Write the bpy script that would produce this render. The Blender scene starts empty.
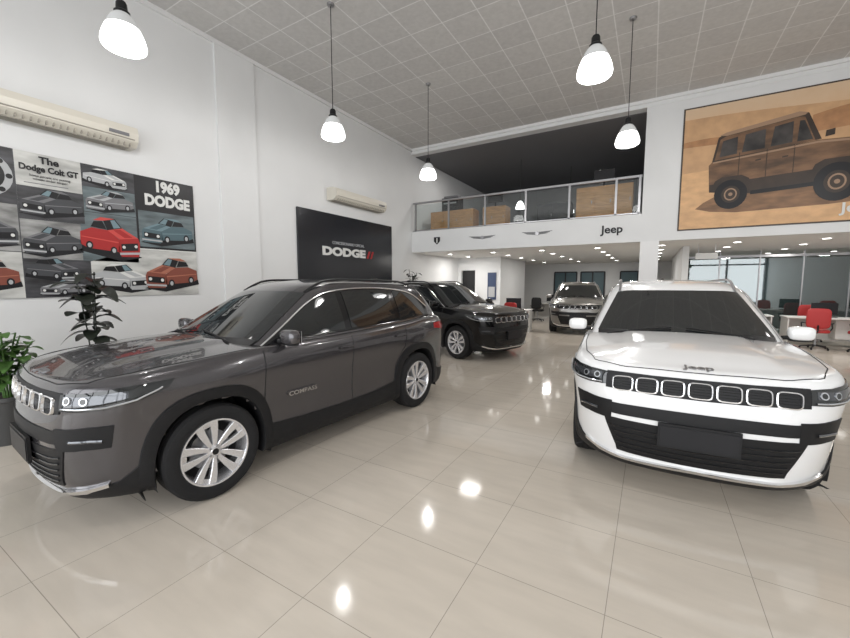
import bpy, math, random
from mathutils import Vector, Matrix
from mathutils.bvhtree import BVHTree
import bmesh
random.seed(4)
sc = bpy.context.scene
COL = sc.collection

# ------------------------------------------------------------------ materials
def mat(name, col, rough=0.5, metal=0.0, coat=0.0, emit=None, es=0.0, spec=0.5):
    m = bpy.data.materials.new(name); m.use_nodes = True
    b = m.node_tree.nodes['Principled BSDF']
    b.inputs['Base Color'].default_value = (*col, 1)
    b.inputs['Roughness'].default_value = rough
    b.inputs['Metallic'].default_value = metal
    b.inputs['Coat Weight'].default_value = coat
    b.inputs['Coat Roughness'].default_value = 0.03
    b.inputs['Specular IOR Level'].default_value = spec
    if emit:
        b.inputs['Emission Color'].default_value = (*emit, 1)
        b.inputs['Emission Strength'].default_value = es
    return m

def noisy(m, col, amt=0.08, scale=3.0, bump=0.0, detail=4, stretch=(1, 1, 1)):
    nt = m.node_tree; b = nt.nodes['Principled BSDF']
    tc = nt.nodes.new('ShaderNodeTexCoord'); mp = nt.nodes.new('ShaderNodeMapping')
    mp.inputs['Scale'].default_value = stretch
    n = nt.nodes.new('ShaderNodeTexNoise'); n.inputs['Scale'].default_value = scale
    n.inputs['Detail'].default_value = detail
    r = nt.nodes.new('ShaderNodeMix'); r.data_type = 'RGBA'
    mr = nt.nodes.new('ShaderNodeMapRange'); mr.inputs[1].default_value = .3; mr.inputs[2].default_value = .7
    r.inputs[6].default_value = (*[c * (1 - amt) for c in col], 1)
    r.inputs[7].default_value = (*[min(1, c * (1 + amt)) for c in col], 1)
    nt.links.new(tc.outputs['Object'], mp.inputs[0]); nt.links.new(mp.outputs[0], n.inputs['Vector'])
    nt.links.new(n.outputs[0], mr.inputs[0])
    nt.links.new(mr.outputs[0], r.inputs[0]); nt.links.new(r.outputs[2], b.inputs['Base Color'])
    return m

def tilemat(name, c1, c2, mortar, size, msize, rough, shift, noise_scale, noise_amt, stretch=(1, 1, 1), sizey=None, spec=.5):
    m = bpy.data.materials.new(name); m.use_nodes = True
    nt = m.node_tree; b = nt.nodes['Principled BSDF']
    tc = nt.nodes.new('ShaderNodeTexCoord'); mp = nt.nodes.new('ShaderNodeMapping')
    mp.inputs['Location'].default_value = shift
    br = nt.nodes.new('ShaderNodeTexBrick'); br.offset = 0.0; br.squash = 1.0
    br.inputs['Scale'].default_value = 1
    br.inputs['Brick Width'].default_value = size; br.inputs['Row Height'].default_value = sizey or size
    br.inputs['Mortar Size'].default_value = msize; br.inputs['Mortar Smooth'].default_value = 0.2
    br.inputs['Color1'].default_value = (*c1, 1); br.inputs['Color2'].default_value = (*c2, 1)
    br.inputs['Mortar'].default_value = (*mortar, 1)
    n = nt.nodes.new('ShaderNodeTexNoise'); n.inputs['Scale'].default_value = noise_scale; n.inputs['Detail'].default_value = 5
    mp2 = nt.nodes.new('ShaderNodeMapping'); mp2.inputs['Scale'].default_value = stretch
    mr = nt.nodes.new('ShaderNodeMapRange'); mr.inputs[1].default_value = 0.3; mr.inputs[2].default_value = 0.7
    mr.inputs[3].default_value = 1 - noise_amt; mr.inputs[4].default_value = 1.0
    mx = nt.nodes.new('ShaderNodeMix'); mx.data_type = 'RGBA'; mx.blend_type = 'MULTIPLY'; mx.inputs[0].default_value = 1
    nt.links.new(tc.outputs['Object'], mp.inputs[0]); nt.links.new(mp.outputs[0], br.inputs['Vector'])
    nt.links.new(tc.outputs['Object'], mp2.inputs[0]); nt.links.new(mp2.outputs[0], n.inputs['Vector'])
    nt.links.new(n.outputs[0], mr.inputs[0])
    nt.links.new(br.outputs['Color'], mx.inputs[6]); nt.links.new(mr.outputs[0], mx.inputs[7])
    nt.links.new(mx.outputs[2], b.inputs['Base Color'])
    b.inputs['Roughness'].default_value = rough
    b.inputs['Specular IOR Level'].default_value = spec
    return m

def glassmat(name, col, fac):
    m = bpy.data.materials.new(name); m.use_nodes = True
    nt = m.node_tree; nt.nodes.clear()
    o = nt.nodes.new('ShaderNodeOutputMaterial'); mx = nt.nodes.new('ShaderNodeMixShader')
    t = nt.nodes.new('ShaderNodeBsdfTransparent'); g = nt.nodes.new('ShaderNodeBsdfGlossy')
    t.inputs[0].default_value = (*col, 1); g.inputs['Roughness'].default_value = 0.02
    mx.inputs[0].default_value = fac
    nt.links.new(t.outputs[0], mx.inputs[1]); nt.links.new(g.outputs[0], mx.inputs[2]); nt.links.new(mx.outputs[0], o.inputs[0])
    return m

M = {}
M['wall'] = noisy(mat('wall_paint', (.68, .685, .685), .6), (.68, .685, .685), .02, 1.5)
M['trim'] = mat('trim_white', (.72, .72, .72), .5)
M['ceil'] = tilemat('ceiling_tiles', (.60, .59, .575), (.55, .54, .53), (.78, .775, .765), .61, .010, .8, (.1, .2, 0), 14, .12)
M['floor'] = tilemat('floor_porcelain', (.61, .55, .475), (.595, .535, .46), (.33, .295, .25), .69, .0022, .075, (.81, .1, 0), 2.2, .08, (1, 5, 1), spec=.45)
M['soffit'] = mat('soffit_white', (.72, .72, .71), .7)
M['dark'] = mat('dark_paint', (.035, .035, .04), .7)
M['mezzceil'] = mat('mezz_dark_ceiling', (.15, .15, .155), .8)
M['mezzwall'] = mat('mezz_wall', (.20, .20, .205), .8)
M['black'] = mat('black_plastic', (.009, .009, .010), .5, spec=.3)
M['gloss'] = mat('gloss_black', (.008, .008, .009), .12, coat=.4, spec=.3)
M['glassdark'] = mat('tinted_glass', (.012, .014, .015), .03, coat=.5, spec=.6)
M['rubber'] = mat('tyre_rubber', (.013, .013, .014), .75, spec=.3)
M['alloy'] = mat('alloy', (.74, .74, .76), .25, metal=.75)
M['chrome'] = mat('chrome', (.80, .80, .81), .14, metal=1)
M['steel'] = mat('brushed_steel', (.35, .35, .36), .4, metal=.9)
M['lens'] = mat('headlight_lens', (.10, .105, .115), .08, metal=.6, coat=.8)
M['lensb'] = mat('headlight_bright', (.55, .57, .60), .12, metal=.7, coat=1)
M['red'] = mat('tail_red', (.35, .01, .01), .15, coat=1)
M['grey_paint'] = mat('granite_paint', (.072, .068, .073), .24, metal=.6, coat=1)
M['black_paint'] = mat('black_car_paint', (.003, .003, .0035), .15, coat=.4, spec=.25)
M['silver_paint'] = mat('silver_grey_paint', (.19, .18, .165), .3, metal=.5, coat=1)
M['white_paint'] = mat('white_car_paint', (.80, .80, .80), .25, coat=1)
M['railglass'] = glassmat('rail_glass', (.92, .95, .95), .07)
M['partglass'] = glassmat('partition_glass', (.50, .60, .60), .16)
M['wood'] = noisy(mat('wood', (.46, .24, .10), .5), (.46, .24, .10), .25, 4, stretch=(1, 1, 8))
M['deskwhite'] = mat('desk_white', (.65, .64, .62), .4)
M['chairred'] = mat('chair_red', (.40, .02, .02), .5)
M['ac'] = mat('ac_plastic', (.60, .57, .50), .4)
M['acdark'] = mat('ac_vent', (.28, .26, .22), .5)
M['leafd'] = noisy(mat('dark_leaf', (.018, .022, .016), .35), (.018, .022, .016), .4, 6)
M['leafg'] = noisy(mat('green_leaf', (.06, .13, .03), .4), (.06, .13, .03), .5, 9)
M['pot'] = mat('pot', (.05, .05, .05), .4)
M['soil'] = noisy(mat('soil', (.03, .02, .012), .9), (.03, .02, .012), .4, 30)
M['bulb'] = mat('lamp_glow', (1, 1, 1), .4, emit=(1, .99, .97), es=3)
M['shade'] = mat('lamp_glass_upper', (.40, .41, .41), .15, emit=(1, 1, 1), es=.2)
M['down'] = mat('downlight_glow', (1, 1, 1), .4, emit=(1, .98, .93), es=12)
M['pw'] = mat('print_white', (.66, .66, .64), .5)
M['pk'] = mat('print_black', (.010, .010, .012), .4, spec=.3)
M['pg'] = mat('print_grey', (.16, .16, .17), .5)
M['pl'] = mat('print_lightgrey', (.40, .41, .42), .5)
M['pr'] = mat('print_red', (.36, .012, .012), .5)
M['prl'] = mat('print_red_light', (.55, .06, .05), .5)
M['pt'] = mat('print_teal', (.07, .12, .14), .5)
M['ptl'] = mat('print_teal_light', (.15, .23, .26), .5)
M['pb'] = mat('print_brown', (.20, .05, .03), .5)
M['pbl'] = mat('print_brown_light', (.36, .13, .08), .5)
M['pgk'] = mat('print_darkgrey', (.045, .047, .053), .5)
M['n1'] = noisy(mat('print_scene_dark', (.04, .04, .045), .5), (.04, .04, .045), .8, 2.5, stretch=(1, 1, 4))
M['n2'] = noisy(mat('print_scene_teal', (.14, .17, .18), .5), (.11, .14, .15), .6, 2.2, stretch=(1, 1, 4))
M['n3'] = noisy(mat('print_scene_grey', (.30, .30, .29), .5), (.24, .24, .235), .6, 2.8, stretch=(1, 1, 3))
M['n4'] = noisy(mat('print_scene_pale', (.52, .52, .50), .5), (.47, .47, .45), .3, 2.8, stretch=(1, 1, 3))
M['jb'] = noisy(mat('print_bronze', (.10, .052, .025), .5), (.13, .068, .033), .55, 2.2, stretch=(1, 1, 3))
M['jd'] = noisy(mat('print_bronze_dark', (.03, .017, .010), .5), (.03, .017, .010), .4, 3)
M['js'] = noisy(mat('print_sand_shadow', (.16, .08, .04), .5), (.20, .105, .05), .35, 3, stretch=(1, 1, 4))
M['jl'] = mat('print_bronze_light', (.30, .19, .12), .5)
M['jw'] = noisy(mat('print_window', (.03, .025, .022), .5), (.035, .03, .028), .8, 3)
M['d1'] = noisy(mat('print_dune_far', (.55, .36, .2), .5), (.50, .30, .155), .12, 5, detail=8)
M['d2'] = noisy(mat('print_dune_shadow', (.34, .17, .08), .5), (.36, .18, .08), .18, 6, detail=8)
M['d3'] = noisy(mat('print_dune_near', (.6, .37, .2), .5), (.60, .36, .18), .14, 4, detail=10, stretch=(1, 1, 2))
M['frame'] = mat('dark_frame', (.05, .035, .025), .5)
M['blue'] = mat('print_blue', (.04, .06, .12), .4)
M['signblack'] = mat('sign_black', (.010, .011, .015), .25)

def sandmat():
    m = mat('print_sand', (.6, .3, .1), .5); nt = m.node_tree; b = nt.nodes['Principled BSDF']
    tc = nt.nodes.new('ShaderNodeTexCoord'); sp = nt.nodes.new('ShaderNodeSeparateXYZ')
    mr = nt.nodes.new('ShaderNodeMapRange'); mr.inputs[1].default_value = 2.9; mr.inputs[2].default_value = 5.5
    n = nt.nodes.new('ShaderNodeTexNoise'); n.inputs['Scale'].default_value = 3.0; n.inputs['Detail'].default_value = 12; n.inputs['Roughness'].default_value = .7
    ad = nt.nodes.new('ShaderNodeMath'); ad.operation = 'MULTIPLY_ADD'; ad.inputs[1].default_value = .35; ad.inputs[2].default_value = -.175
    ad2 = nt.nodes.new('ShaderNodeMath'); ad2.operation = 'ADD'
    cr_ = nt.nodes.new('ShaderNodeValToRGB'); e = cr_.color_ramp.elements
    e[0].position = 0; e[0].color = (.56, .33, .17, 1); e[1].position = 1; e[1].color = (.62, .45, .30, 1)
    for p, c in ((.3, (.62, .38, .19, 1)), (.55, (.54, .31, .15, 1)), (.8, (.60, .40, .24, 1))):
        x = e.new(p); x.color = c
    L = nt.links.new
    L(tc.outputs['Object'], sp.inputs[0]); L(sp.outputs[2], mr.inputs[0]); L(tc.outputs['Object'], n.inputs['Vector'])
    L(n.outputs[0], ad.inputs[0]); L(ad.outputs[0], ad2.inputs[0])
    L(mr.outputs[0], ad2.inputs[1]); L(ad2.outputs[0], cr_.inputs[0]); L(cr_.outputs[0], b.inputs['Base Color'])
    return m
M['sand'] = sandmat()

# ------------------------------------------------------------------ mesh builder
def zmap(z):
    t = min(1, max(0, (z - .38) / .42)); t = t * t * (3 - 2 * t)
    return z + .060 * t

class MB:
    def __init__(s, zm=False): s.v = []; s.f = []; s.m = []; s.mats = []; s.zm = zm
    def mi(s, m):
        m = M[m] if isinstance(m, str) else m
        if m not in s.mats: s.mats.append(m)
        return s.mats.index(m)
    def add(s, vs, fs, m):
        o = len(s.v); k = s.mi(m)
        s.v += [tuple(v) for v in vs]
        for f in fs: s.f.append([i + o for i in f]); s.m.append(k)
    def box(s, c, d, m, rz=0, rx=0):
        c = Vector(c); R = Matrix.Rotation(rz, 3, 'Z') @ Matrix.Rotation(rx, 3, 'X')
        vs = [c + R @ Vector((x * d[0] / 2, y * d[1] / 2, z * d[2] / 2)) for x in (-1, 1) for y in (-1, 1) for z in (-1, 1)]
        s.add(vs, [(0, 1, 3, 2), (4, 6, 7, 5), (0, 4, 5, 1), (2, 3, 7, 6), (0, 2, 6, 4), (1, 5, 7, 3)], m)
    def bx(s, a, b, m):
        s.box([(a[i] + b[i]) / 2 for i in range(3)], [abs(b[i] - a[i]) for i in range(3)], m)
    def grid(s, rows, m, closed=False):
        n = len(rows[0]); vs = [p for r in rows for p in r]; fs = []
        for i in range(len(rows) - 1):
            for j in range(n if closed else n - 1):
                j2 = (j + 1) % n
                fs.append((i * n + j, i * n + j2, (i + 1) * n + j2, (i + 1) * n + j))
        s.add(vs, fs, m)
    def lathe(s, prof, o, ax, m, n=32):
        o = Vector(o); ax = Vector(ax).normalized()
        u = ax.orthogonal().normalized(); w = ax.cross(u)
        rows = [[o + ax * h + (u * math.cos(2 * math.pi * k / n) + w * math.sin(2 * math.pi * k / n)) * r for k in range(n)] for r, h in prof]
        s.grid(rows, m, True)
    def cyl(s, a, b, r, m, n=12, r2=None):
        a = Vector(a); b = Vector(b); L = (b - a).length
        r2 = r if r2 is None else r2
        s.lathe([(1e-4, 0), (r, 0), (r2, L), (1e-4, L)], a, b - a, m, n)
    def tube(s, pts, r, m, n=6):
        pts = [Vector(p) for p in pts]; rows = []
        up = Vector((0, 0, 1)); pu = None
        for i, p in enumerate(pts):
            t = (pts[min(i + 1, len(pts) - 1)] - pts[max(i - 1, 0)]).normalized()
            u = t.cross(up) if pu is None else pu - t * pu.dot(t)
            if u.length < 1e-3: u = t.orthogonal()
            u.normalize(); pu = u; w = t.cross(u)
            rows.append([p + (u * math.cos(2 * math.pi * k / n) + w * math.sin(2 * math.pi * k / n)) * r for k in range(n)])
        s.grid(rows, m, True)
    def blob(s, c, d, m, e=.5, n=16, R=None):
        c = Vector(c); rows = []
        f = lambda t, e: math.copysign(abs(t) ** e, t)
        for i in range(n // 2 + 1):
            a = -math.pi / 2 + math.pi * i / (n // 2)
            row = []
            for k in range(n):
                b = 2 * math.pi * k / n
                p = Vector((d[0] / 2 * f(math.cos(a), e) * f(math.cos(b), e), d[1] / 2 * f(math.cos(a), e) * f(math.sin(b), e), d[2] / 2 * f(math.sin(a), e)))
                row.append(c + (R @ p if R else p))
            rows.append(row)
        s.grid(rows, m, True)
    def obj(s, name, parent=None, ang=35, bevel=0, smooth=True, recalc=True):
        me = bpy.data.meshes.new(name)
        vv = [(x, y, zmap(z)) for x, y, z in s.v] if s.zm else s.v
        me.from_pydata(vv, [], s.f)
        for m in s.mats: me.materials.append(m)
        me.polygons.foreach_set('material_index', s.m)
        bm = bmesh.new(); bm.from_mesh(me)
        bmesh.ops.remove_doubles(bm, verts=bm.verts, dist=5e-5)
        if recalc: bmesh.ops.recalc_face_normals(bm, faces=bm.faces)
        for f in bm.faces: f.smooth = smooth
        for e in bm.edges:
            if len(e.link_faces) == 2:
                e.smooth = e.calc_face_angle(0) < math.radians(ang)
        bm.to_mesh(me); bm.free()
        ob = bpy.data.objects.new(name, me); COL.objects.link(ob)
        if parent: ob.parent = parent
        if bevel:
            b = ob.modifiers.new('bev', 'BEVEL'); b.width = bevel; b.segments = 2; b.limit_method = 'ANGLE'
        return ob

def empty(name, loc=(0, 0, 0), rz=0):
    e = bpy.data.objects.new(name, None); COL.objects.link(e); e.location = loc; e.rotation_euler = (0, 0, rz); e.empty_display_size = .2
    return e

def text(name, s, loc, rot, size, m, ext=.004, xs=1, bold=0, parent=None, align='CENTER', shear=0):
    cu = bpy.data.curves.new(name, 'FONT'); cu.body = s; cu.size = size; cu.extrude = ext; cu.offset = bold
    cu.align_x = align; cu.align_y = 'CENTER'; cu.shear = shear; cu.resolution_u = 3
    tmp = bpy.data.objects.new(name + '_t', cu); COL.objects.link(tmp)
    bpy.context.view_layer.update()
    me = bpy.data.meshes.new_from_object(tmp.evaluated_get(bpy.context.evaluated_depsgraph_get()))
    bpy.data.objects.remove(tmp)
    me.materials.clear(); me.materials.append(M[m])
    ob = bpy.data.objects.new(name, me); COL.objects.link(ob)
    ob.location = loc; ob.rotation_euler = rot; ob.scale = (xs, 1, 1)
    if parent: ob.parent = parent
    return ob

def cr(tab, x):
    n = len(tab)
    if x <= tab[0][0]: return tab[0][1]
    if x >= tab[-1][0]: return tab[-1][1]
    for i in range(n - 1):
        if x <= tab[i + 1][0]:
            x0, y0 = tab[i]; x1, y1 = tab[i + 1]
            xm, ym = tab[i - 1] if i else (x0 - (x1 - x0), y0 - (y1 - y0))
            xp, yp = tab[i + 2] if i + 2 < n else (x1 + (x1 - x0), y1 + (y1 - y0))
            t = (x - x0) / (x1 - x0); h = x1 - x0
            m0 = (y1 - ym) / (x1 - xm) * h; m1 = (yp - y0) / (xp - x0) * h
            return (2*t**3-3*t**2+1)*y0 + (t**3-2*t*t+t)*m0 + (-2*t**3+3*t*t)*y1 + (t**3-t*t)*m1

def resample(P, n):
    P = [Vector(p) for p in P]; d = [0]
    for i in range(1, len(P)): d.append(d[-1] + (P[i] - P[i-1]).length)
    out = []; j = 0
    for k in range(n):
        t = d[-1] * k / (n - 1)
        while j < len(P) - 2 and d[j + 1] < t: j += 1
        L = d[j + 1] - d[j]
        out.append(P[j].lerp(P[j + 1], (t - d[j]) / L if L > 0 else 0))
    return out

# ------------------------------------------------------------------ CAR
def outline(wd, yf, yr, rfx, rfy, rrx, rry, bf, br, tf, tr, nF=10, nC=9, nS=56):
    R = []
    for i in range(nF): R.append([(wd - rfx) * i / nF, yf])
    for i in range(nC + 1):
        t = i / nC * math.pi / 2; R.append([wd - rfx + rfx * math.sin(t), yf + rfy * (1 - math.cos(t))])
    a = yf + rfy; b = yr - rry
    for i in range(1, nS): R.append([wd, a + (b - a) * i / nS])
    for i in range(nC + 1):
        t = i / nC * math.pi / 2; R.append([wd - rrx + rrx * math.cos(t), yr - rry + rry * math.sin(t)])
    for i in range(1, nF + 1): R.append([(wd - rrx) * (1 - i / nF), yr])
    ym = (yf + yr) / 2; hl = (yr - yf) / 2
    for p in R:
        x, y = p
        ff = max(0, (ym - y) / hl); rr = max(0, (y - ym) / hl)
        p[1] = y + bf * (x / wd) ** 2 * ff - br * (x / wd) ** 2 * rr
        p[0] = x * (1 - tf * ff ** 4 - tr * rr ** 4)
    return R + [[-p[0], p[1]] for p in R[-2:0:-1]]

STAB = [(-2.2, .955), (-1.9, .99), (-1.5, 1.02), (-1.0, 1.05), (0, 1.065), (1.0, 1.10), (1.7, 1.14), (2.2, 1.12)]
S = lambda y: cr(STAB, y)

def dense(levels, sub):
    n = len(levels); out = []
    for i in range(n - 1):
        for k in range(sub):
            t = i + k / sub
            out.append([cr([(j, levels[j][c]) for j in range(n)], t) for c in range(len(levels[0]))])
    out.append(list(levels[-1])); return out

def lower_rows():
    # a, b (z=a+b*S), wd, yf, yr, front taper, front corner radius
    LV = [
        (.20, 0, .80, -2.02, 2.06, .09, .38), (.225, 0, .855, -2.09, 2.12, .085, .38), (.30, 0, .883, -2.145, 2.16, .08, .37), (.44, 0, .880, -2.18, 2.19, .065, .35),
        (.58, 0, .880, -2.20, 2.20, .050, .32), (.58 * .7, .3, .893, -2.195, 2.19, .040, .30), (.58 * .45, .55, .914, -2.18, 2.17, .035, .29), (.58 * .28, .72, .917, -2.17, 2.15, .035, .29),
        (-.050, 1, .898, -2.155, 2.12, .040, .29), (-.024, 1, .884, -2.135, 2.09, .040, .29), (-.006, 1, .868, -2.10, 2.05, .045, .29), (0, 1, .84, -2.045, 2.0, .045, .29)]
    rows = []
    def ol(wd, yf, yr, tf, rf):
        return outline(wd, yf, yr, rf + .03, rf, .26, .22, .12, .08, tf, .05)
    def flare(x, y, z):
        zf = max(0, min(1, (1.0 - z) / .18))
        return x + math.copysign(.022 * math.exp(-((abs(y) - 1.32) / .40) ** 2) * zf, x) * (1 if abs(x) > .6 else 0) * (0 if abs(y) > 1.9 else 1)
    base = ol(*LV[0][2:])
    for k in (0, .5, .9):
        rows.append([(x * k, (max(-1.4, min(1.4, y)) + (y - max(-1.4, min(1.4, y))) * k), .195) for x, y in base])
    for a, b, wd, yf, yr, tf, rf in dense(LV, 2):
        rows.append([(flare(x, y, a + b * S(y)), y, a + b * S(y)) for x, y in ol(wd, yf, yr, tf, rf)])
    top = ol(*LV[-1][2:])
    for i in range(1, 17):
        k = 1 - i / 16; r = []
        for x, y in top:
            ys = max(-1.35, min(1.35, y)); px = x * k; py = ys + (y - ys) * k
            ax = abs(px)
            bulge = .018 * (1 - min(1, max(0, (ax - .48) / .05)))  if py < -.9 else 0
            fade = min(1, max(0, (py + 2.0) / .25))
            r.append((px, py, S(py) + .048 * (1 - k ** 2.2) + bulge * fade))
        rows.append(r)
    return rows

def upper_rows():
    LV = [(.98, .865, -1.25, 2.15), (1.08, .845, -1.07, 2.12), (1.20, .808, -.87, 2.07), (1.35, .745, -.62, 1.99), (1.47, .688, -.42, 1.90),
          (1.545, .64, -.28, 1.83), (1.585, .59, -.16, 1.77), (1.605, .52, -.03, 1.68)]
    rows = []
    def ol(wd, yf, yr): return outline(wd, yf, yr, .22, .16, .2, .14, .17, .10, .05, .10)
    def zz(y, z): return z - .035 * max(0, (z - 1.1) / .5) * ((y - .1) / 1.6) ** 2
    for z, wd, yf, yr in dense(LV, 3):
        rows.append([(x, y, zz(y, z)) for x, y in ol(wd, yf, yr)])
    top = ol(*LV[-1][1:])
    for i in range(1, 9):
        k = 1 - i / 8; r = []
        for x, y in top:
            ys = max(.6, min(1.1, y)); px = x * k; py = ys + (y - ys) * k
            r.append((px, py, zz(py, 1.605 + .03 * (1 - k ** 2))))
        rows.append(r)
    return rows

LR = lower_rows(); UR = upper_rows()
def bvh_of(rows):
    n = len(rows[0]); vs = [Vector(p) for r in rows for p in r]; fs = []
    for i in range(len(rows) - 1):
        for j in range(n):
            j2 = (j + 1) % n; fs.append((i * n + j, i * n + j2, (i + 1) * n + j2, (i + 1) * n + j))
    return BVHTree.FromPolygons(vs, fs)
BL = bvh_of(LR); BU = bvh_of(UR)

def proj(bv, p, off, cz=.6):
    p = Vector(p); loc, nr, i, d = bv.find_nearest(p)
    c = Vector((0, max(-1.2, min(1.2, loc.y)), cz))
    if nr.dot(loc - c) < 0: nr = -nr
    return loc + nr * off

def patch(mb, A, B, bv, off, m, nu=24, nv=5, lip=.012, cz=.6):
    A = resample(A, nu); B = resample(B, nu); rows = []
    for j in range(nv + 1):
        rows.append([proj(bv, A[i].lerp(B[i], j / nv), off, cz) for i in range(nu)])
    mb.grid(rows, m)
    bd = rows[0] + [r[-1] for r in rows[1:-1]] + rows[-1][::-1] + [r[0] for r in rows[-2:0:-1]]
    inn = [proj(bv, p, off - lip, cz) for p in bd]
    mb.grid([bd, inn], m, True)

def line(mb, P, bv, r, m, off=0, n=30, cz=.6):
    mb.tube([proj(bv, p, off, cz) for p in resample(P, n)], r, m, 6)

def mir(P, s): return [(p[0] * s, p[1], p[2]) for p in P]

AX, AZ, AW, AH, AE = 1.32, .36, .405, .375, 2.35
def archpt(t, k):
    c, s = math.cos(t), math.sin(t)
    return (AW * k * math.copysign(abs(c) ** (2 / AE), c), AZ + AH * k * math.copysign(abs(s) ** (2 / AE), s))

WR = .365
def wheel_mesh():
    mb = MB(); R = WR
    mb.lathe([(.235, -.11), (.31, -.118), (.345, -.105), (R, -.08), (R, -.03), (R - .006, -.028), (R - .006, -.022), (R, -.02), (R, .02), (R - .006, .022), (R - .006, .028), (R, .03),
              (R, .08), (.348, .105), (.315, .116), (.277, .113), (.256, .104), (.250, .095)], (0, 0, 0), (1, 0, 0), 'rubber', 56)
    mb.lathe([(.258, .100), (.254, .110), (.243, .109), (.236, .095), (.228, .04), (.215, -.06), (.225, -.11)], (0, 0, 0), (1, 0, 0), 'alloy', 56)
    mb.lathe([(.001, -.02), (.23, -.02)], (0, 0, 0), (1, 0, 0), 'black', 40)
    mb.lathe([(.001, .0), (.15, .0), (.15, -.018)], (0, 0, 0), (1, 0, 0), 'steel', 40)
    mb.lathe([(.001, .092), (.030, .092), (.034, .086), (.058, .080), (.066, .065), (.066, .0)], (0, 0, 0), (1, 0, 0), 'alloy', 32)
    mb.lathe([(.001, .0945), (.024, .0935), (.026, .09)], (0, 0, 0), (1, 0, 0), 'black', 20)
    for k in range(5):
        a0 = 2 * math.pi * k / 5 + math.pi / 2
        for sg in (-1, 1):
            rows = []
            for t in (0, .25, .5, .75, 1):
                r = .045 + t * .197
                a = a0 + sg * math.radians(19 - 6 * t)
                w = .015 + .017 * t
                x = .082 + .018 * t
                c = Vector((0, math.cos(a) * r, math.sin(a) * r)); tn = Vector((0, -math.sin(a), math.cos(a)))
                rows.append([c + tn * -w + Vector((x - .035, 0, 0)), c + tn * -w + Vector((x - .004, 0, 0)), c + tn * (-w + .005) + Vector((x, 0, 0)),
                             c + tn * (w - .005) + Vector((x, 0, 0)), c + tn * w + Vector((x - .004, 0, 0)), c + tn * w + Vector((x - .035, 0, 0))])
            mb.grid(rows, 'alloy')
        rows = []
        for t in (0, .5, 1):
            r = .205 + t * .035
            rows.append([Vector((.086 + .010 * t, math.cos(a0 + d) * r, math.sin(a0 + d) * r)) for d in (-.25, -.12, 0, .12, .25)])
        mb.grid(rows, 'alloy')
        a = a0 + math.pi / 5
        mb.cyl((.07, math.cos(a) * .045, math.sin(a) * .045), (.088, math.cos(a) * .045, math.sin(a) * .045), .009, 'steel', 8)
    return mb
WB = wheel_mesh()

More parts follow.
